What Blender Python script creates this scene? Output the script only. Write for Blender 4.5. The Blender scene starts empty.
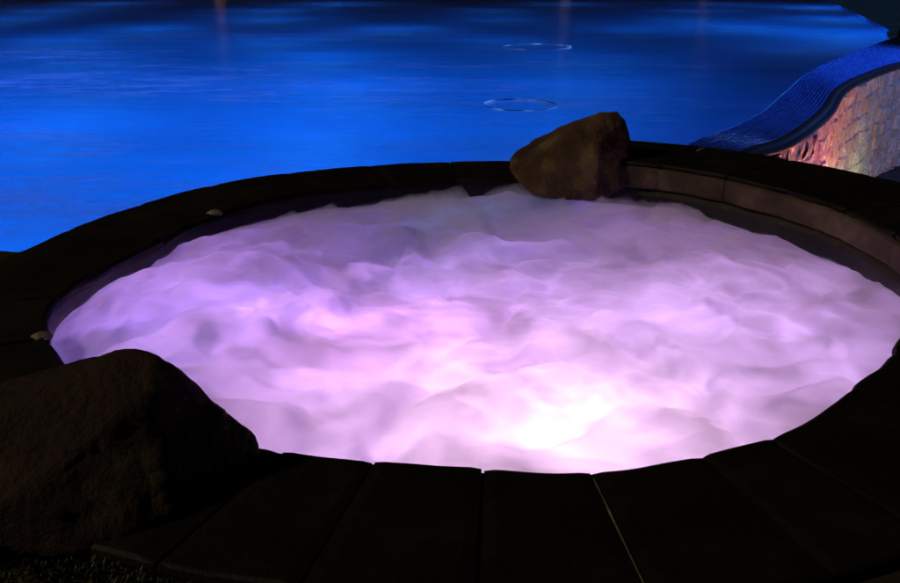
import bpy, bmesh, math, random
from mathutils import Vector, Matrix, noise as mn
random.seed(7)
sc = bpy.context.scene
COL = sc.collection
R = math.radians

# ------------------------------------------------------------------ helpers
def link(o, parent=None):
    COL.objects.link(o)
    if parent is not None: o.parent = parent
    return o
def mesh_obj(name, verts, faces, mats, parent=None, smooth=False, midx=None):
    me = bpy.data.meshes.new(name); me.from_pydata(verts, [], faces); me.update()
    for m in (mats if isinstance(mats, (list, tuple)) else [mats]): me.materials.append(m)
    if midx: me.polygons.foreach_set('material_index', midx)
    if smooth: me.polygons.foreach_set('use_smooth', [True]*len(me.polygons))
    return link(bpy.data.objects.new(name, me), parent)
def bm_obj(name, bm, mats, parent=None, smooth=False):
    me = bpy.data.meshes.new(name); bm.normal_update(); bm.to_mesh(me); bm.free()
    for m in (mats if isinstance(mats, (list, tuple)) else [mats]): me.materials.append(m)
    if smooth: me.polygons.foreach_set('use_smooth', [True]*len(me.polygons))
    return link(bpy.data.objects.new(name, me), parent)
def empty(name, loc=(0,0,0)):
    o = bpy.data.objects.new(name, None); o.location = loc; o.empty_display_size = .2
    return link(o)
def tag(o, label=None, cat=None, group=None, kind=None):
    if label: o['label'] = label
    if cat: o['category'] = cat
    if group: o['group'] = group
    if kind: o['kind'] = kind
    return o
def fbm(p, octs=4, lac=2.05, gain=.5):
    a, s = 1.0, 0.0
    for _ in range(octs):
        s += a*mn.noise(p); p = p*lac + Vector((13.7, 5.1, 9.3)); a *= gain
    return s
def catmull(pts, n=12, closed=False):
    out = []; N = len(pts)
    rng = range(N) if closed else range(N-1)
    for i in rng:
        g = (lambda k: pts[k % N]) if closed else (lambda k: pts[min(max(k, 0), N-1)])
        p0, p1, p2, p3 = g(i-1), g(i), g(i+1), g(i+2)
        for k in range(n):
            t = k/n
            out.append(tuple(.5*((2*b)+(-a+c)*t+(2*a-5*b+4*c-d)*t*t+(-a+3*b-3*c+d)*t**3) for a, b, c, d in zip(p0, p1, p2, p3)))
    if not closed: out.append(tuple(pts[-1]))
    return out
def resample(pts, n):
    P = [Vector(p) for p in pts]; L = [0]
    for a, b in zip(P, P[1:]): L.append(L[-1]+(b-a).length)
    out = []; j = 0
    for i in range(n):
        s = L[-1]*i/(n-1)
        while j < len(P)-2 and L[j+1] < s: j += 1
        t = (s-L[j])/max(1e-9, L[j+1]-L[j]); out.append(P[j].lerp(P[j+1], min(1, t)))
    return out, L[-1]

# ------------------------------------------------------------------ materials
class N:
    def __init__(s, name):
        s.m = bpy.data.materials.new(name); s.m.use_nodes = True
        s.t = s.m.node_tree; s.t.nodes.clear()
        s.out = s.t.nodes.new('ShaderNodeOutputMaterial')
    def n(s, typ, props=None, **ins):
        nd = s.t.nodes.new('ShaderNode'+typ)
        for k, v in (props or {}).items(): setattr(nd, k, v)
        for k, v in ins.items():
            key = int(k[1:]) if k[0] == 'i' and k[1:].isdigit() else k.replace('_', ' ')
            s.set(nd.inputs[key], v)
        return nd
    def set(s, sock, v):
        if isinstance(v, bpy.types.NodeSocket): s.t.links.new(v, sock)
        elif isinstance(v, bpy.types.Node): s.t.links.new(v.outputs[0], sock)
        else: sock.default_value = v
    def ramp(s, fac, stops):
        nd = s.t.nodes.new('ShaderNodeValToRGB'); s.set(nd.inputs[0], fac)
        e = nd.color_ramp.elements
        while len(e) < len(stops): e.new(.5)
        for q, (p, c) in zip(e, stops): q.position = p; q.color = (c if len(c) == 4 else (*c, 1))
        return nd.outputs[0]
    def surf(s, v): s.set(s.out.inputs['Surface'], v); return s.m
    def coord(s, scale=(1,1,1)):
        tc = s.n('TexCoord'); mp = s.n('Mapping', None, Vector=tc.outputs['Object'], Scale=scale); return mp.outputs[0]
def c4(r, g, b): return (r, g, b, 1)

def stone_mat(name, dark, mid, light, scale=6, rough=.7, bump=.35, spec=.3, moss=None):
    k = N(name); v = k.coord()
    n1 = k.n('TexNoise', None, Vector=v, Scale=scale*.5, Detail=8.0, Roughness=.62)
    n2 = k.n('TexNoise', None, Vector=v, Scale=scale*7, Detail=6.0, Roughness=.7)
    col = k.ramp(n1.outputs[0], [(.3, dark), (.52, mid), (.74, light)])
    if moss:
        n3 = k.n('TexNoise', None, Vector=v, Scale=scale*.9, Detail=5.0)
        f = k.ramp(n3.outputs[0], [(.52, (0,0,0)), (.66, (1,1,1))])
        mx = k.n('Mix', {'data_type': 'RGBA'}); k.set(mx.inputs[0], f); k.set(mx.inputs[6], col); k.set(mx.inputs[7], c4(*moss)); col = mx.outputs[2]
    ad = k.n('Math', {'operation': 'ADD'}, i0=n1.outputs[0], i1=n2.outputs[0])
    b = k.n('Bump', None, Strength=bump, Distance=.03, Height=ad.outputs[0])
    rg = k.n('MapRange', None, Value=n2.outputs[0]); k.set(rg.inputs[3], rough-.15); k.set(rg.inputs[4], rough+.15)
    p = k.n('BsdfPrincipled', None, Base_Color=col, Roughness=rg.outputs[0], Normal=b.outputs[0])
    p.inputs['Specular IOR Level'].default_value = spec
    return k.surf(p)

M_slate = stone_mat('dark_slate', (.004,.003,.0028), (.010,.0068,.0055), (.022,.015,.011), 4, .62, .3, .25)
M_slate_lit = stone_mat('slate_lit_face', (.025,.016,.010), (.08,.055,.036), (.19,.14,.09), 6, .7, .4, .25)  # lighter colour painted in for the lit inner face of the raised rim
M_wetwall = stone_mat('wet_wall_render', (.007,.006,.007), (.012,.01,.011), (.02,.016,.017), 9, .4, .3, .4)
M_mortar = stone_mat('mortar', (.02,.016,.012), (.035,.028,.02), (.06,.05,.04), 20, .7, .3, .3)
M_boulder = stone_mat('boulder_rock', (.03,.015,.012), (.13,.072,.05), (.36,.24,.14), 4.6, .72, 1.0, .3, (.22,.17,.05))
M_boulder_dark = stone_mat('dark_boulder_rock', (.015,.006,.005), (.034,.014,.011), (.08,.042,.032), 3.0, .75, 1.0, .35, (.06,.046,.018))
M_pebble = stone_mat('pale_pebble', (.2,.18,.14), (.32,.29,.23), (.4,.37,.3), 30, .6, .3, .3)
M_joint_glint = stone_mat('mortar_glint', (.03,.024,.018), (.16,.13,.09), (.45,.38,.28), 14, .6, .3, .3)
M_soil = stone_mat('soil', (.03,.028,.012), (.055,.048,.022), (.08,.07,.035), 5, .9, .6, .1)
M_basin = stone_mat('white_plaster', (.7,.68,.7), (.76,.74,.76), (.8,.79,.8), 3, .6, .05, .3)
M_bark = stone_mat('palm_bark', (.10,.075,.05), (.18,.14,.09), (.26,.2,.14), 5, .8, .8, .2)

# froth of the tub: dense bubbles let the light of the lamps below through
k = N('froth'); v = k.coord()
wn = k.n('TexNoise', None, Vector=v, Scale=1.3, Detail=3.0)
wv = k.n('VectorMath', {'operation': 'SCALE'}); k.set(wv.inputs[0], wn.outputs['Color']); wv.inputs['Scale'].default_value = .9
av = k.n('VectorMath', {'operation': 'ADD'}); k.set(av.inputs[0], v); k.set(av.inputs[1], wv.outputs[0])
n1 = k.n('TexNoise', None, Vector=av.outputs[0], Scale=2.2, Detail=6.0, Roughness=.5)
dens = k.n('MapRange', None, Value=n1.outputs[0]); 
for i_, v_ in ((1,.32),(2,.70),(3,.0),(4,.68)): dens.inputs[i_].default_value = v_
tr = k.n('BsdfTranslucent', None, Color=c4(.90,.77,.96))
df = k.n('BsdfDiffuse', None, Color=c4(.6,.46,.72))
mx = k.n('MixShader', None, i0=dens.outputs[0], i1=tr.outputs[0], i2=df.outputs[0])
M_froth = k.surf(mx)
k = N('steam')
pv = k.n('VolumeScatter', None, Color=c4(.93,.92,.95), Density=3.3, Anisotropy=.1)
k.set(k.out.inputs['Volume'], pv.outputs[0]); M_steam = k.m

# pool tiles / water
k = N('pool_tile'); v = k.coord()
n1 = k.n('TexNoise', None, Vector=v, Scale=.35, Detail=4.0)
col = k.ramp(n1.outputs[0], [(.3, (.012,.17,.55)), (.7, (.018,.21,.65))])
M_poolfloor = k.surf(k.n('BsdfPrincipled', None, Base_Color=col, Roughness=.6))

k = N('pool_water')
v = k.coord((.55, 1.6, 1)); v2 = k.coord((.16, 1.0, 1))
w1 = k.n('TexNoise', None, Vector=v, Scale=2.6, Detail=4.0, Roughness=.55)
w2 = k.n('TexNoise', None, Vector=v2, Scale=1.0, Detail=3.0)
ad = k.n('Math', {'operation': 'MULTIPLY_ADD'}, i0=w2.outputs[0], i1=2.0, i2=w1.outputs[0])
b = k.n('Bump', None, Strength=.10, Distance=.08, Height=ad.outputs[0])
fr = k.n('Fresnel', None, IOR=1.33, Normal=b.outputs[0])
gl = k.n('BsdfGlossy', None, Color=c4(.9,.9,.9), Roughness=.2, Normal=b.outputs[0])
tp = k.n('BsdfRefraction', None, Color=c4(.9,.97,1), Roughness=.0, IOR=1.33, Normal=b.outputs[0])
mx = k.n('MixShader', None, i0=fr.outputs[0], i1=tp.outputs[0], i2=gl.outputs[0])
# pale streaks painted in for light reflected on the ripples
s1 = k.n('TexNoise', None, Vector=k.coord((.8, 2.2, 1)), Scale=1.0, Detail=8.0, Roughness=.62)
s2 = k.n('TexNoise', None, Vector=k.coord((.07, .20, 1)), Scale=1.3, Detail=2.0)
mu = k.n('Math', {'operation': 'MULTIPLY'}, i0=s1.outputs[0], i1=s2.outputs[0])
streak = k.n('MapRange', None, Value=mu.outputs[0])
for i_, v_ in ((1,.225),(2,.37),(3,.0),(4,.62)): streak.inputs[i_].default_value = v_
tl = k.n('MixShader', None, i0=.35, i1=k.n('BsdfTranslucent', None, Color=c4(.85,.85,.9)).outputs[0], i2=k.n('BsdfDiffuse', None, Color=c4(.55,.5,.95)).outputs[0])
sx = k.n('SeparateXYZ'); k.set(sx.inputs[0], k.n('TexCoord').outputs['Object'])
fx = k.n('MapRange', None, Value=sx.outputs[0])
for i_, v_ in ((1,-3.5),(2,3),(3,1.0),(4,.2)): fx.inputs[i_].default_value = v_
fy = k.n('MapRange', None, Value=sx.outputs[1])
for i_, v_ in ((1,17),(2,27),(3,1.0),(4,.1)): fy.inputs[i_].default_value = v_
f1 = k.n('Math', {'operation': 'MULTIPLY'}, i0=streak.outputs[0], i1=fx.outputs[0])
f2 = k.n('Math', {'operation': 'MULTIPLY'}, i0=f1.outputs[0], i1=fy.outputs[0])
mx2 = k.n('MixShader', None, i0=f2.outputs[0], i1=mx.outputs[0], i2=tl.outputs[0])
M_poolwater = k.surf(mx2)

k = N('weir_tile'); v = k.coord()
n1 = k.n('TexNoise', None, Vector=v, Scale=9.0, Detail=3.0)
n2 = k.n('TexNoise', None, Vector=v, Scale=35.0, Detail=3.0)
col = k.ramp(n1.outputs[0], [(.3, (.03,.10,.40)), (.7, (.06,.18,.60))])
b = k.n('Bump', None, Strength=.25, Distance=.02, Height=n2.outputs[0])
p = k.n('BsdfPrincipled', None, Base_Color=col, Roughness=.19, Normal=b.outputs[0])
M_weir = k.surf(p)
k = N('painted_glint_tile')
M_nose_glint = k.surf(k.n('BsdfPrincipled', None, Base_Color=c4(.14,.26,.66), Roughness=.2))  # paler colour on the row noses, standing in for wet glints
M_lip = stone_mat('dark_lip', (.012,.008,.009), (.022,.014,.015), (.04,.026,.026), 6, .6, .5, .2)

# stone of the retaining wall
k = N('wall_stone'); v = k.coord()
n1 = k.n('TexNoise', None, Vector=v, Scale=2.2, Detail=9.0, Roughness=.65)
n2 = k.n('TexNoise', None, Vector=v, Scale=16.0, Detail=8.0, Roughness=.7)
col = k.ramp(n1.outputs[0], [(.30, (.19,.12,.08)), (.5, (.31,.21,.14)), (.72, (.43,.32,.23))])
wet = k.n('TexNoise', None, Vector=k.coord((1.6,1.6,.3)), Scale=2.5, Detail=5.0)
rg = k.ramp(wet.outputs[0], [(.4, (.22,.22,.22)), (.6, (.7,.7,.7))])
ad = k.n('Math', {'operation': 'ADD'}, i0=n1.outputs[0], i1=n2.outputs[0])
b = k.n('Bump', None, Strength=.9, Distance=.05, Height=ad.outputs[0])
M_wallstone = k.surf(k.n('BsdfPrincipled', None, Base_Color=col, Roughness=rg, Normal=b.outputs[0]))

def plain(name, col, rough=.6, **kw):
    k = N(name); v = k.coord(); n1 = k.n('TexNoise', None, Vector=v, Scale=8.0, Detail=4.0)
    c = k.ramp(n1.outputs[0], [(.3, tuple(x*.75 for x in col)), (.7, tuple(min(1, x*1.2) for x in col))])
    p = k.n('BsdfPrincipled', None, Base_Color=c, Roughness=rough)
    for a, b_ in kw.items(): p.inputs[a.replace('_', ' ')].default_value = b_
    return k.surf(p)
M_grass = plain('grass_blade', (.03,.042,.012), .6)
M_leaf = plain('palm_leaf', (.04,.06,.02), .5)
M_metal = plain('lamp_metal', (.05,.05,.05), .4, Metallic=.8)
k = N('ring_added_glow')
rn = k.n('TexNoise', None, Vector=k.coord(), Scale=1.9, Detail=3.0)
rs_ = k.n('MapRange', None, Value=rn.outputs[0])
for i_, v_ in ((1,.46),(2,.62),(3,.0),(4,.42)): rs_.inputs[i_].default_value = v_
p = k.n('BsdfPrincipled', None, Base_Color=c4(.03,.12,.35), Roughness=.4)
p.inputs['Emission Color'].default_value = c4(.16,.42,1); k.set(p.inputs['Emission Strength'], rs_.outputs[0])  # glow added to brighten the rings, broken up by noise
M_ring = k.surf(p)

# ------------------------------------------------------------------ layout numbers
ZW, ZP = -.14, -.2            # tub water, pool water
CX, CY = .25, 4.97            # tub centre
INNER = [(-1.964,4.074),(-2.055,4.332),(-2.06,4.62),(-2.0,4.9),(-1.879,5.348),(-1.70,5.957),(-1.2,6.70),(-.405,7.11),
         (.41,7.21),(1.21,7.06),(1.80,6.70),(2.2,6.2),(2.46,5.65),(2.54,5.12),(2.55,4.77),(2.46,4.4),(2.13,3.932),(1.668,3.393),(1.193,2.969),
         (.898,2.838),(.487,2.729),(.115,2.742),(-.266,2.796),(-.6,2.87),(-1.1,3.08),(-1.6,3.5)]
pol = sorted((math.atan2(y-CY, x-CX), math.hypot(x-CX, y-CY)) for x, y in INNER)
def r_in(a):
    a = (a+math.pi) % (2*math.pi)-math.pi
    n = len(pol)
    for i in range(n):
        a0, r0 = pol[i]; a1, r1 = pol[(i+1) % n]
        if i == n-1: a1 += 2*math.pi
        aa = a if a >= a0 or i < n-1 else a+2*math.pi
        if a0 <= aa <= a1:
            t = (aa-a0)/(a1-a0); t = t*t*(3-2*t)*.5+t*.5
            return r0+(r1-r0)*t
    a1, r1 = pol[0]; a0, r0 = pol[-1]; a0 -= 2*math.pi
    t = (a-a0)/(a1-a0); return r0+(r1-r0)*t
def P(a, r, z): return Vector((CX+math.cos(a)*r, CY+math.sin(a)*r, z))
RA0, RA1 = R(-13), R(67)       # raised arc of the tub wall

# ------------------------------------------------------------------ hot tub
tub = empty('hot_tub', (CX, CY, -1.2))
tag(tub, 'round stone hot tub with dark slate rim full of glowing violet froth', 'hot tub')
def local(o):  # vertices were written in world coordinates; make them relative to the parent's origin
    if o.parent: o.matrix_parent_inverse = Matrix.Translation(-Vector(o.parent.location))
    return o
NA = 160
angs = [2*math.pi*i/NA for i in range(NA)]
# basin: white plaster shell, below the water
vs, fs = [], []
prof = [(0.0,-.30),(-.03,-.55),(-.06,-.95),(-.5,-1.08)]
for a in angs:
    for dr, z in prof: vs.append(P(a, r_in(a)+dr, z))
for i in range(NA):
    for j in range(len(prof)-1):
        q = len(prof); a_, b_ = i*q+j, ((i+1) % NA)*q+j
        fs.append((a_, b_, b_+1, a_+1))
vs.append(P(0, 0, -1.1)); c = len(vs)-1
for i in range(NA): fs.append((i*4+3, ((i+1) % NA)*4+3, c))
local(mesh_obj('basin', vs, fs, M_basin, tub, True))
# body: inner wall band above the plaster, and the outside wall down to the ground
def sweep(name, arc, prof_fn, mat, n=120, closed=False, jitter=0, smooth=True):
    vs, fs = [], []
    A = [arc[0]+(arc[1]-arc[0])*i/(n if closed else n-1) for i in range(n)]
    for a in A:
        pr = prof_fn(a)
        for r, z in pr: vs.append(P(a, r, z))
    q = len(pr)
    for i in range(n if closed else n-1):
        for j in range(q-1):
            a_, b_ = i*q+j, ((i+1) % n)*q+j
            fs.append((a_, b_, b_+1, a_+1))
    if not closed:
        fs.append(tuple(range(q))); fs.append(tuple(reversed(range((n-1)*q, n*q))))
    return local(mesh_obj(name, vs, fs, mat, tub, smooth))
sweep('inner_wall', (0, 2*math.pi), lambda a: [(r_in(a)+.012,-.06),(r_in(a)+.004,-.2),(r_in(a)+.0,-.305)], M_wetwall, NA, True)
sweep('outer_wall', (0, 2*math.pi), lambda a: [(r_in(a)+.68,-.062),(r_in(a)+.70,-.4),(r_in(a)+.72,-2.6)], M_wetwall, NA, True)
# mortar bed under the coping
sweep('mortar_bed', (0, 2*math.pi), lambda a: [(r_in(a)+.006,-.062),(r_in(a)+.012,-.016),(r_in(a)+.70,-.016),(r_in(a)+.71,-.062)], M_mortar, NA, True)

def coping_stone(a0, a1, zt, zb, r0, r1, mat, name='coping_stone', seed=0, rag=.02):
    """one slab of the rim: rounded edges, uneven split inner edge"""
    rs = random.Random(seed); na, nr = 10, 12
    dz = rs.uniform(-.004, .004); dr = rs.uniform(-.008, .008); tilt = rs.uniform(-.004, .004)
    vs, fs = [], []
    for i in range(na+1):
        a = a0+(a1-a0)*i/na; e = min(i, na-i)
        drop = .006 if e == 0 else 0
        ri = r0(a)+dr+rag*mn.noise(Vector((a*9, seed*3.1, 0)))+(.010 if e == 0 else 0); ro = r1(a)
        ring = [(ri+.004, zb), (ri-.006, zb+.02), (ri-.004, zt-.022), (ri+.008, zt-.006)]
        for j in range(nr+1):
            r = ri+.022+(ro-ri-.04)*j/nr
            ring.append((r, zt+dz-drop+tilt*(i/na-.5)+.006*mn.noise(Vector((r*5, a*11, seed)))))
        ring += [(ro-.004, zt-.01), (ro, zt-.03), (ro-.004, zb)]
        vs += [P(a, r, z) for r, z in ring]
    q = len(ring)
    for i in range(na):
        for j in range(q):
            a_, b_ = i*q+j, (i+1)*q+j; a2, b2 = i*q+(j+1) % q, (i+1)*q+(j+1) % q
            fs.append((a_, b_, b2, a2))
    fs.append(tuple(range(q))); fs.append(tuple(reversed(range(na*q, (na+1)*q))))
    return local(mesh_obj(name, vs, fs, mat, tub, False))
# joints of the low rim: angles measured so the visible seams fall where the photograph has them
seams = []
def ang_of(x, y): return math.atan2(y-CY, x-CX) % (2*math.pi)
a = RA1
vis = [ang_of(*p) for p in ((-.6,2.87),(-.266,2.796),(.115,2.742),(.487,2.729),(.898,2.838),(1.193,2.969),(1.668,3.393))]
seams = [RA1+(vis[0]-RA1)*i/13 for i in range(13)]+vis+[ang_of(2.0,3.75), RA0+2*math.pi]
for i, (s0, s1) in enumerate(zip(seams, seams[1:])):
    g = .0022
    coping_stone(s0+g, s1-g, 0, -.058, r_in, lambda a: r_in(a)+.715, M_slate, seed=i+1)
# the one joint whose wet glint is painted in as a pale strip
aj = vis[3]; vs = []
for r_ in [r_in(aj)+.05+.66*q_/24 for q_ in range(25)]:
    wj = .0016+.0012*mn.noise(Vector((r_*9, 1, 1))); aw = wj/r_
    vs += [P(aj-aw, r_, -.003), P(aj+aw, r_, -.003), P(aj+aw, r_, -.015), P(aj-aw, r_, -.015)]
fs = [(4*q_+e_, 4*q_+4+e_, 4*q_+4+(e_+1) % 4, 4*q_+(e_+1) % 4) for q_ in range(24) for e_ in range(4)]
local(mesh_obj('mortar_joint', vs, fs, M_joint_glint, tub))
# raised arc
n_r = 6
sweep('raised_wall', (RA0, RA1), lambda a: [(r_in(a)+.03,-.012),(r_in(a)+.03,.16),(r_in(a)+.83,.16),(r_in(a)+.87,-.2),(r_in(a)+.9,-2.6)], M_wetwall, 60)
for i in range(n_r):
    s0 = RA0+(RA1-RA0)*i/n_r; s1 = RA0+(RA1-RA0)*(i+1)/n_r
    coping_stone(s0+.002, s1-.002, .2, .166, lambda a: r_in(a)-.0, lambda a: r_in(a)+.9, M_slate, seed=40+i, rag=.02)
    coping_stone(s0+.0006, s1-.0006, .165, .0, lambda a: r_in(a)-.012, lambda a: r_in(a)+.2, M_slate_lit, 'riser_stone', seed=60+i, rag=.02)

# froth
def froth_h(x, y):
    p = Vector((x*1.0, y*1.0, .7))
    w = Vector((fbm(p*1.1+Vector((3,1,0)), 3), fbm(p*1.1+Vector((9,4,2)), 3), 0))*.38
    q = p+w
    sa = lambda n_, e_: math.sqrt(n_*n_+e_*e_)-e_
    h1 = sa(mn.noise(q*1.6), .07); h2 = sa(mn.noise(q*3.4+Vector((4,8,1))), .08); h3 = sa(mn.noise(q*7+Vector((2,3,5))), .09)
    s = mn.noise(p*.8+Vector((5,5,5)))
    left = max(0, min(1, (-.6-x)/1.2))
    return .125*h1+.07*h2+.028*h3+.006*mn.noise(q*15)+.035*s+.05*left+.02
vs, fs = [], []
nr, na = 200, 420
for j in range(nr+1):
    t = (j+.02)/(nr+.02)
    for i in range(na):
        a = 2*math.pi*i/na; r = r_in(a)*t
        x, y = CX+math.cos(a)*r, CY+math.sin(a)*r
        f = min(1, (1-t)*r_in(a)/.22); f = f*f*(3-2*f)
        h = froth_h(x, y)
        z = ZW-.05+h*(.55+.45*f)
        vs.append((x, y, z))
for j in range(nr):
    for i in range(na):
        a_, b_ = j*na+i, j*na+(i+1) % na
        fs.append((a_, b_, b_+na, a_+na))
fs.append(tuple(reversed(range(na))))
froth = mesh_obj('foaming_water', vs, fs, M_froth, None, True)
tag(froth, 'glowing violet and white froth filling the round tub', 'water', kind='structure')

# thin steam lying on the froth, thickest along the far side
vs, fs = [], []; nr, na = 110, 280
def steam_t(x, y):
    p = Vector((x, y, 3.3)); w = Vector((fbm(p*1.4, 2), fbm(p*1.4+Vector((7,2,1)), 2), 0))*.4
    q = (p+w)*1.9
    far = max(0, min(1, (y-4.6)/2.4))
    return max(0, abs(mn.noise(q))*.24+.15*abs(mn.noise(q*2.3+Vector((1,6,2))))+.075*abs(mn.noise(q*4.7+Vector((8,3,1))))+.05*fbm(q*7, 3)-.005)*(.42+.4*far)+.16*math.exp(-((x-1.75)**2+(y-6.55)**2)/.05)
for j in range(nr+1):
    t = (j+.02)/(nr+.02)*.985
    for i in range(na):
        a = 2*math.pi*i/na; r = r_in(a)*t
        x, y = CX+math.cos(a)*r, CY+math.sin(a)*r
        f = min(1, (1-t)*r_in(a)/.5); f = f*f*(3-2*f)
        vs.append((x, y, ZW-.03+froth_h(x, y)*.5+steam_t(x, y)*(.08+.92*f)))
for j in range(nr):
    for i in range(na):
        a_, b_ = j*na+i, j*na+(i+1) % na
        fs.append((a_, a_+na, b_+na, b_))
b0 = len(vs)
for i in range(na): vs.append((vs[nr*na+i][0], vs[nr*na+i][1], -.34))
for i in range(na): fs.append((nr*na+i, b0+i, b0+(i+1) % na, nr*na+(i+1) % na))
fs.append(tuple(range(na))); fs.append(tuple(reversed(range(b0, b0+na))))
tag(mesh_obj('steam', vs, fs, M_steam, None, True), 'thin pale steam drifting over the froth', 'steam', kind='stuff')

# ------------------------------------------------------------------ boulders
def boulder(name, pts, mat, seed, vox=.02, amp=.035, sc_=3.0):
    bm = bmesh.new()
    for p in pts: bm.verts.new(p)
    r_ = bmesh.ops.convex_hull(bm, input=bm.verts)
    bmesh.ops.delete(bm, geom=[g for g in r_['geom_interior'] if isinstance(g, bmesh.types.BMVert)], context='VERTS')
    me = bpy.data.meshes.new('hull'); bm.to_mesh(me); bm.free()
    tmp = bpy.data.objects.new('hull', me); COL.objects.link(tmp)
    md = tmp.modifiers.new('b', 'BEVEL'); md.width = .018; md.segments = 2; md.limit_method = 'ANGLE'; md.angle_limit = R(12)
    m2 = tmp.modifiers.new('r', 'REMESH'); m2.mode = 'VOXEL'; m2.voxel_size = vox
    m3 = tmp.modifiers.new('s', 'SMOOTH'); m3.iterations = 3
    dg = bpy.context.evaluated_depsgraph_get(); dg.update()
    me2 = bpy.data.meshes.new_from_object(tmp.evaluated_get(dg)); bpy.data.objects.remove(tmp)
    me2.name = name
    nm = [v_.normal.copy() for v_ in me2.vertices]
    for v_, n_ in zip(me2.vertices, nm):
        p = v_.co*sc_+Vector((seed, seed*2, 0))
        d = amp*.75*fbm(p, 7, 2.1, .55)+amp*.5*abs(mn.noise(p*1.7))-amp*.22*max(0, .06-abs(mn.noise(p*1.3+Vector((4,0,2)))+.3*mn.noise(p*4)))/.06
        v_.co += n_*d
    me2.materials.clear(); me2.materials.append(mat)
    me2.polygons.foreach_set('use_smooth', [True]*len(me2.polygons))
    return link(bpy.data.objects.new(name, me2))
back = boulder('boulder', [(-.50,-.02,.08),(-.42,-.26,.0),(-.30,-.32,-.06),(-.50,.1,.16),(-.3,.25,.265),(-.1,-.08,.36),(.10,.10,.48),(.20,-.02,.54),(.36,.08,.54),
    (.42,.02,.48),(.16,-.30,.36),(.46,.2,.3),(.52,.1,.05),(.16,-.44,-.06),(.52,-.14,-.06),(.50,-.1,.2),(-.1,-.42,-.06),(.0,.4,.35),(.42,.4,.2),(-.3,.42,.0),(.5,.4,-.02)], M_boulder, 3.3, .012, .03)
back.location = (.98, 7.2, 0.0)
tag(back, 'brown slanting boulder on the far rim beside the blue pool', 'boulder', 'boulders on the hot tub rim')
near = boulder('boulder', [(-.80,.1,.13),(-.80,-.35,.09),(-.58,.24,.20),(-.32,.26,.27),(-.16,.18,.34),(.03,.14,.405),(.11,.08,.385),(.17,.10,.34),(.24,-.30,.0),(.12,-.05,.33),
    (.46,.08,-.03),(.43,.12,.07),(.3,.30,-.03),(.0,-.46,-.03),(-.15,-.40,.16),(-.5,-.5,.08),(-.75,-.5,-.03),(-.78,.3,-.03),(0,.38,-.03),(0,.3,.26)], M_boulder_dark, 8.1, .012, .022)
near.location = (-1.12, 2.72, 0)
tag(near, 'large dark boulder on the near rim at the bottom left of the tub', 'boulder', 'boulders on the hot tub rim')

for (x, y, z, s, lab) in ((-1.66,6.14,-.03,.055,'small pale stone at the far left waterline below the pool'),(-1.93,3.92,-.035,.05,'small pale stone at the waterline just behind the large dark boulder')):
    o = boulder('pebble', [(-s*1.4,0,0),(s*1.5,0,0),(0,s,0),(0,-s,0),(0,0,s*.6),(s*.6,s*.3,s*.5),(-.4*s,-.3*s,s*.5),(0,0,-s*.5)], M_pebble, 1, .008, .004, 12)
    o.location = (x, y, z+.03); tag(o, lab, 'stone', 'small pale stones on the rim')

# ------------------------------------------------------------------ swimming pool
EDGE = [(1.6,7.6),(2.05,8.7),(2.639,9.856),(3.26,10.681),(4.094,11.975),(5.15,14.049),(6.558,16.774),(8.647,20.031),(10.706,23.173),(11.55,24.5),(12.1,25.8),(12.7,27.2),(13.458,28.9),(17.092,40.252),(20.466,51.6),(23,60)]
LIP = [(2.3,7.5),(2.7,8.7),(3.2,9.858),(3.83,10.578),(4.509,11.629),(5.329,13.085),(6.439,15.309),(7.66,17.184),(9.522,19.556),(12.4,22.2),(15,24.6),(17,27.2),(18.5,30),(22,40),(25,51),(27.5,60)]
ec = catmull(EDGE, 14); lc = catmull(LIP, 14)
pool = empty('swimming_pool', (3, 12, -2.6))
tag(pool, 'large blue lit swimming pool with curved tiled overflow edge and stone wall', 'swimming pool')
def plocal(o): o.matrix_parent_inverse = Matrix.Translation(-Vector(pool.location)); return o
back_pts = [(20,64),(-5,66),(-40,62),(-42,20),(-30,3.2),(-2.2,3.2)]
outline = [Vector((x, y, 0)) for x, y in ec]+[Vector((x, y, 0)) for x, y in back_pts]
def poly(name, z, mat, parent=None):
    bm = bmesh.new(); f = bm.faces.new([bm.verts.new((p.x, p.y, z)) for p in outline])
    bmesh.ops.triangulate(bm, faces=[f]); bm.normal_update()
    for f in bm.faces:
        if f.normal.z < 0: f.normal_flip()
    return bm_obj(name, bm, mat, parent)
water = poly('pool_water', ZP, M_poolwater); tag(water, 'calm blue pool water with pale painted-in reflection streaks', 'water', kind='structure')
plocal(poly('pool_floor', -2.5, M_poolfloor, pool))
vs = [(p.x, p.y, z) for p in outline for z in (ZP-.012, -2.5)]; n = len(outline)
plocal(mesh_obj('pool_side', vs, [(2*i, 2*((i+1) % n), 2*((i+1) % n)+1, 2*i+1) for i in range(n)], M_poolfloor, pool))
# ribbed tile slope outside the pool edge
rows = 12; vs, fs, mi = [], [], []; rt = random.Random(11)
K = len(ec)
ee, Le = resample([(x, y, 0) for x, y in ec], 900)
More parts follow.
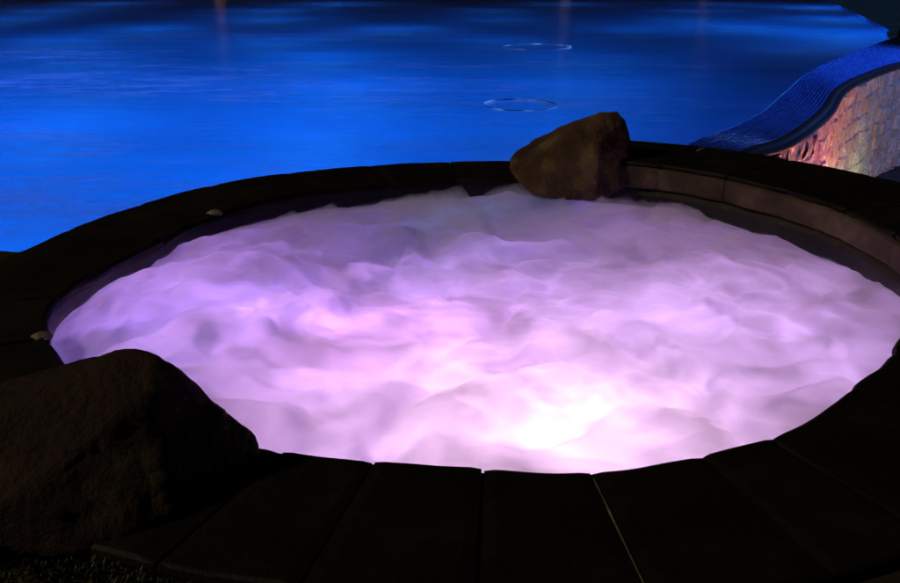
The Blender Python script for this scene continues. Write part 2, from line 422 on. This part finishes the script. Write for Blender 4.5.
# matching outer points by parameter of the raw curves
def at_par(u):
    i = min(K-2, int(u)); t = u-i
    e = Vector((*ec[i], 0)).lerp(Vector((*ec[i+1], 0)), t); l = Vector((*lc[i], 0)).lerp(Vector((*lc[i+1], 0)), t)
    return e, l
pars = [0.0]
while pars[-1] < K-1.02:
    u = pars[-1]; e0, _ = at_par(u); e1, _ = at_par(min(K-1.01, u+.05)); sp = max(.2, (e1-e0).length/.05)
    pars.append(min(K-1.01, u+max(.10, .012*e0.y)/sp))
def zt(t): return ZP+.004-.10*t
for u0, u1 in zip(pars, pars[1:]):
    e0, l0 = at_par(u0); e1, l1 = at_par(u1)
    for r_ in range(rows):
        t0, t1 = r_/rows, (r_+1)/rows; w = (l0-e0).length/rows
        ta, tb = t0+.05/rows, t1-.05/rows
        k0 = len(vs); g = .03
        # every row overhangs the next one a little, every tile sits slightly crooked
        c0 = e0.lerp(l0, ta); c1 = e0.lerp(l0, tb); d0 = e1.lerp(l1, ta); d1 = e1.lerp(l1, tb)
        q4 = [c0.lerp(d0, g), c1.lerp(d1, g), c1.lerp(d1, 1-g), c0.lerp(d0, 1-g)]
        w = min(w, .13); up = .42*w; zz = [zt(t0)-.12*w, zt(t1)+up, zt(t1)+up, zt(t0)-.12*w]
        for qv, z_ in zip(q4, zz): vs.append((qv.x, qv.y, z_+rt.uniform(-.05, .05)*min(w, .12)))
        fs.append((k0, k0+1, k0+2, k0+3)); od = (c1-c0).normalized(); za, zb = vs[k0+1][2], vs[k0+2][2]; rr = .18*w; n0 = len(vs)
        for h_ in range(5):
            an = math.pi/2*h_/4; dx = od*(rr*math.sin(an)); dz = -rr*(1-math.cos(an))-(.3*w if h_ == 4 else 0)
            vs.append((q4[1].x+dx.x, q4[1].y+dx.y, za+dz)); vs.append((q4[2].x+dx.x, q4[2].y+dx.y, zb+dz))
        for h_ in range(4): b_ = n0+2*h_; fs.append((b_, b_+2, b_+3, b_+1))
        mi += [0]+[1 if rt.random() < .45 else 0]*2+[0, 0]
plocal(mesh_obj('tile_slope', vs, fs, [M_weir, M_nose_glint], pool, True, mi))
vs, fs = [], []
for i in range(K):
    e, l = Vector((*ec[i], 0)), Vector((*lc[i], 0)); vs += [(e.x, e.y, ZP-.03), (l.x, l.y, ZP-.16)]
plocal(mesh_obj('slope_bed', vs, [(2*i, 2*i+2, 2*i+3, 2*i+1) for i in range(K-1)], M_lip, pool))
# dark lip: swept rounded kerb outside the tiles
def offset_curve(pts, d):
    out = []
    for i, p in enumerate(pts):
        a, b = Vector((*pts[max(0, i-1)], 0)), Vector((*pts[min(len(pts)-1, i+1)], 0)); t = (b-a).normalized()
        out.append(Vector((*p, 0))+Vector((t.y, -t.x, 0))*d)
    return out
prof = [(.0,-.36),(.0,-.305),(.02,-.29),(.08,-.287),(.11,-.30),(.12,-.325),(.14,-.33),(.19,-.335),(.205,-.345),(.205,-.375),(.17,-.39)]
rings = [offset_curve(lc, d) for d, z in prof]
vs, fs = [], []
for i in range(K):
    for (d, z), ring in zip(prof, rings): vs.append((ring[i].x, ring[i].y, z+.008*mn.noise(Vector((i*.9, d*9, 0)))))
q = len(prof)
for i in range(K-1):
    for j in range(q-1): a_ = i*q+j; fs.append((a_, a_+q, a_+q+1, a_+1))
plocal(mesh_obj('overflow_lip', vs, fs, M_lip, pool, True))
# retaining wall of rough coursed blocks
base = offset_curve(lc, .14)
path, L = resample([(p.x, p.y, 0) for p in base][:int(14*10.5)], 620)
H0, H1, nz = -.375, -2.62, 96
rs = random.Random(5)
courses = []; z = H0
while z > H1:
    h = rs.uniform(.20,.40); cuts = []; s = 0
    while s < L+2: cuts.append(s); s += rs.uniform(.35, 1.0)
    courses.append((z, z-h, cuts, [(rs.uniform(-.015,.045), rs.uniform(-.03,.03), rs.uniform(-.02,.03)) for _ in cuts])); z -= h
vs, fs = [], []
nP = len(path)
for i, p in enumerate(path):
    s = L*i/(nP-1); a, b = path[max(0, i-1)], path[min(nP-1, i+1)]; t = (b-a).normalized(); nrm = Vector((t.y, -t.x, 0))
    for j in range(nz+1):
        z = H0+(H1-H0)*j/nz
        zz = z+.10*mn.noise(Vector((s*1.1, z*1.1, 2)))+.03*mn.noise(Vector((s*5, z*5, 2))); ss = s+.16*mn.noise(Vector((s*2, z*2, 7)))
        d = 0
        for (z0, z1, cuts, pr_) in courses:
            if z1 <= zz <= z0 or (zz > H0 and z0 == H0):
                kk = max(0, sum(1 for c_ in cuts if c_ <= ss)-1); s0 = cuts[kk]; s1 = cuts[kk+1] if kk+1 < len(cuts) else s0+1
                e = min(zz-z1, z0-zz, ss-s0, s1-ss); o_, tx, tz = pr_[kk]
                d = o_+tx*((ss-s0)/(s1-s0)-.5)+tz*((zz-z1)/(z0-z1)-.5)
                g = max(0, min(1, e/.03)); d = d*g*.8-.028*(1-g)**2; break
        pp = Vector((p.x*4, p.y*4, z*4))
        d += .034*fbm(pp*1.1, 6)+.008*abs(mn.noise(Vector((s*5, z*1.6, 0))))
        q_ = p+nrm*d; vs.append((q_.x, q_.y, z))
for i in range(nP-1):
    for j in range(nz): a_ = i*(nz+1)+j; fs.append((a_, a_+nz+1, a_+nz+2, a_+1))
plocal(mesh_obj('stone_wall', vs, fs, M_wallstone, pool, False))

# rings lying on the water
def ring(name, x, y, Rm, r, tilt, lab):
    bm = bmesh.new(); n1, n2 = 96, 10
    g = [[bm.verts.new(((Rm+r*math.cos(v_))*math.cos(u), (Rm+r*math.cos(v_))*math.sin(u), r*math.sin(v_))) for v_ in [2*math.pi*j/n2 for j in range(n2)]] for u in [2*math.pi*i/n1 for i in range(n1)]]
    for i in range(n1):
        for j in range(n2): bm.faces.new((g[i][j], g[(i+1) % n1][j], g[(i+1) % n1][(j+1) % n2], g[i][(j+1) % n2]))
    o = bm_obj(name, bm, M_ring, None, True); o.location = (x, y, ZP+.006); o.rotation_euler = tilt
    return tag(o, lab, 'ring', 'pale rings on the pool water')
ring('floating_ring', .977, 12.65, .51, .011, (R(.6), R(.5), 0), 'pale ring with added glow on the pool water just beyond the brown boulder')
ring('floating_ring', 2.06, 22.0, .80, .014, (R(.3), R(-.4), 0), 'broken ring with added glow on the dark far water, farther than the other ring')

# ------------------------------------------------------------------ ground, grass, far shore
def disc(name, z, rad, hole=None):
    n = 64; vs = [(math.cos(2*math.pi*i/n)*rad, math.sin(2*math.pi*i/n)*rad+20, z) for i in range(n)]
    return mesh_obj(name, vs, [tuple(range(n))], M_slate)
tag(disc('ground', -2.6, 900), 'dark ground below the pool wall', 'ground', kind='structure')
# garden bank in front of the tub (camera stands on it)
vs, fs = [], []; n = 120
A0, A1 = R(172), R(352)
for i in range(n+1):
    a = A0+(A1-A0)*i/n
    for r_, z in ((r_in(a)+.70,-.05),(3.6,-.03),(6,-.05),(12,-.1),(40,-.2),(41,-2.6)):
        q_ = P(a, max(r_, r_in(a)+.70), z+(.02*mn.noise(Vector((a*20, r_*2, 0))) if r_ > 3 else 0)); vs.append(q_)
for i in range(n):
    for j in range(5): a_ = i*6+j; fs.append((a_, a_+6, a_+7, a_+1))
tag(mesh_obj('garden_bank', vs, fs, M_soil, None, True), 'dark garden soil around the near side of the tub', 'ground', kind='structure')
vs, fs = [], []
for i in range(14000):
    a = random.uniform(R(205), R(258)); r_ = 2.93+abs(random.gauss(0, .28))
    if r_ < r_in(a)+.73: continue
    b0 = P(a, r_, -.04); h = random.uniform(.008,.026); d = Vector((random.gauss(0,1), random.gauss(0,1), 0)).normalized(); w = d.cross(Vector((0,0,1)))*random.uniform(.003,.006)
    lean = d*h*random.uniform(.2,.8); b1 = b0+Vector((0,0,h*.6))+lean*.4; b2 = b0+Vector((0,0,h))+lean
    k0 = len(vs); vs += [b0-w, b0+w, b1+w*.7, b1-w*.7, b2]; fs += [(k0,k0+1,k0+2,k0+3),(k0+3,k0+2,k0+4)]
tag(mesh_obj('grass', vs, fs, M_grass), 'short grass growing along the outer edge of the rim', 'grass', kind='stuff')

# far shore bank with palms
vs, fs = [], []
shore = catmull([(27.4,60),(25,66),(12,69),(-5,71),(-25,69),(-45,66)], 12)
for i, (x, y) in enumerate(shore):
    c_ = Vector((x, y, 0)); d = (c_-Vector((-8,30,0))).normalized()
    for s, z in ((-3.2,-.15),(0,.15),(4,.5),(12,1.0),(30,1.2),(50,-2.6)):
        q_ = c_+d*s; vs.append((q_.x, q_.y, z+.15*mn.noise(Vector((q_.x*.3, q_.y*.3, 0)))))
for i in range(len(shore)-1):
    for j in range(5): a_ = i*6+j; fs.append((a_, a_+1, a_+7, a_+6))
tag(mesh_obj('far_shore', vs, fs, M_slate, None, True), 'dark bank beyond the pool', 'shore', kind='structure')
def palm():
    root = empty('palm_tree'); vs, fs = [], []; nseg, q = 40, 12
    for i in range(nseg+1):
        t = i/nseg; z = 7.5*t; r_ = (.46-.16*t)*(1+.10*((i % 2)))*(1.35 if t < .05 else 1); ox = .5*t*t
        for j in range(q): u = 2*math.pi*j/q; vs.append((ox+r_*math.cos(u), r_*math.sin(u), z))
    for i in range(nseg):
        for j in range(q): fs.append((i*q+j, i*q+(j+1) % q, (i+1)*q+(j+1) % q, (i+1)*q+j))
    mesh_obj('trunk', vs, fs, M_bark, root)
    vs, fs = [], []
    for f in range(26):
        u = f*2.399; el = random.uniform(-.2, 1.1); Lf = random.uniform(2.2, 3.0)
        d = Vector((math.cos(u), math.sin(u), 0)); pts = []
        for s in range(15):
            t = s/14; pts.append(Vector((.5,0,7.5))+d*Lf*t*math.cos(el*(1-t*.4))+Vector((0,0,Lf*(math.sin(el)*t-.75*t*t))))
        sd = d.cross(Vector((0,0,1)))
        for s in range(1, 14):
            for sg in (-1, 1):
                ln = .75*math.sin(math.pi*min(1, .15+s/15)); b = pts[s]; e = b+sd*sg*ln+(pts[s+1]-pts[s])*1.4+Vector((0,0,-.25*ln)); w = (pts[s+1]-pts[s])*.22
                k0 = len(vs); vs += [b-w, b+w, e]; fs.append((k0, k0+1, k0+2))
    mesh_obj('crown', vs, fs, M_leaf, root)
    return root
def copy_tree(o, parent=None):
    c_ = o.copy(); COL.objects.link(c_)
    if parent: c_.parent = parent
    for ch in [x for x in list(COL.objects) if x.parent == o]: copy_tree(ch, c_)
    return c_
def lamp(name, kind, loc, energy, col, radius=.1, aim=None, spot=None, blend=.6):
    d = bpy.data.lights.new(name, kind); d.energy = energy; d.color = col; d.shadow_soft_size = radius
    if kind == 'SPOT': d.spot_size = R(spot); d.spot_blend = blend
    o = bpy.data.objects.new(name, d); o.location = loc
    if aim: o.rotation_euler = (Vector(aim)-Vector(loc)).to_track_quat('-Z', 'Y').to_euler()
    return link(o)
pm = palm()
spots = [(-17.5,72,'palm tree lit warm on the far shore, left of the others'), (9,73.5,'palm tree with bluish lit trunk on the far shore'), (19,70,'dim palm tree at the right end of the far shore')]
for i, (x, y, lab) in enumerate(spots):
    o = pm if i == 0 else copy_tree(pm)
    o.location = (x, y, .4); o.rotation_euler = (0, 0, i*2.1); tag(o, lab, 'palm tree', 'palm trees on the far shore')

# ------------------------------------------------------------------ lights
PINK = (1, .78, .78); VIO = (.80, .56, 1.0); MAG = (1, .50, .98)
lamp('tub_lamp', 'POINT', (.36, 3.44, -.70), 37, PINK, .10)
lamp('tub_lamp', 'POINT', (-.45, 4.35, -.78), 33, MAG, .12)
lamp('tub_lamp', 'POINT', (1.35, 4.55, -.8), 18, VIO, .12)
lamp('tub_lamp', 'POINT', (-1.25, 4.75, -.78), 25, MAG, .12)
lamp('tub_lamp', 'POINT', (.4, 5.4, -.8), 3.6, VIO, .12)
lamp('tub_lamp', 'POINT', (.2, 6.5, -.8), 2.0, (.45,.8,1), .12)
BLUE = (.05, .41, 1.0)
POOL = []
for yy, xs, e in ((7,(-9,-6,-3.4),36),(10,(-12,-8.5,-5,-1.5),44),(13.5,(-14,-10,-6,-2,1.6),54),(17.5,(-17,-12,-7,-2,2.4),66),(22,(-21,-15,-9,-3,3),56),(26.5,(-24,-17,-11,-5,1.5),50),(31,(-25,-18,-10,-2,6),52),(36,(-27,-17,-7,2,9),56),(42,(-28,-18,-8,2,11),60),(49,(-30,-18,-6,6,14),66)):
    for x in xs: POOL.append((x, yy, e*(1 if x < 0 else .55)))
POOL += [(12.2,28.9,95),(10,32,60),(15,36,95),(17.5,45,95),(11.1,25.9,28),(9,24,12)]
for (x, y, e) in POOL: lamp('pool_lamp', 'SPOT', (x, y, -.38), e*(3.8+.075*min(y, 25)), BLUE, .15, (x, y, -2), 165, .5)
lamp('edge_fill', 'SPOT', (15, 15.5, 4.4), 3800, (.09,.26,1), .1, (7.6, 17.2, -.3), 82, .5)  # unseen blue flood added to brighten the tile slope
lamp('wall_lamp', 'POINT', (7.6, 13.5, -2.3), 360, (1,.42,.18), .10)
lamp('wall_lamp', 'POINT', (6.0, 12.0, -2.2), 240, (1,.17,.42), .08)
lamp('wall_lamp', 'POINT', (8.5, 16.6, -2.35), 45, (.6,1,.75), .08)
lamp('palm_lamp', 'SPOT', (-17.2, 70.2, .5), 130, (1,.6,.3), .1, (-17.4,72,1.2), 50)
lamp('palm_lamp', 'SPOT', (9, 71.6, .5), 150, (.45,.5,1), .1, (9,73.5,1.2), 50)
sun = bpy.data.lights.new('moon', 'SUN'); sun.energy = .65; sun.angle = R(3); sun.color = (1, .8, .5)
so = link(bpy.data.objects.new('moon', sun)); so.rotation_euler = Vector((.80,.15,-.58)).to_track_quat('-Z','Y').to_euler()

W = bpy.data.worlds.new('World'); sc.world = W; W.use_nodes = True
nt = W.node_tree; nt.nodes.clear()
sky = nt.nodes.new('ShaderNodeTexSky'); sky.sky_type = 'NISHITA'; sky.sun_disc = False; sky.sun_elevation = R(-5); sky.sun_rotation = R(200)
bg = nt.nodes.new('ShaderNodeBackground'); bg.inputs[1].default_value = .05
ow = nt.nodes.new('ShaderNodeOutputWorld'); nt.links.new(sky.outputs[0], bg.inputs[0]); nt.links.new(bg.outputs[0], ow.inputs[0])

# ------------------------------------------------------------------ camera
cd = bpy.data.cameras.new('camera'); cam = link(bpy.data.objects.new('camera', cd))
cd.sensor_width = 36; cd.lens = 36*900/900; cd.clip_end = 3000; cd.clip_start = .05
cam.location = (0, 0, 1.65); cam.rotation_euler = (R(90-20), 0, 0)
sc.camera = cam
sc.view_settings.view_transform = 'Standard'; sc.view_settings.look = 'None'; sc.view_settings.exposure = 0; sc.view_settings.gamma = 1
sc.cycles.max_bounces = 14; sc.cycles.volume_bounces = 12; sc.cycles.diffuse_bounces = 5; sc.cycles.glossy_bounces = 3; sc.cycles.transparent_max_bounces = 8; sc.cycles.use_denoising = True
sc.cycles.sample_clamp_indirect = 6
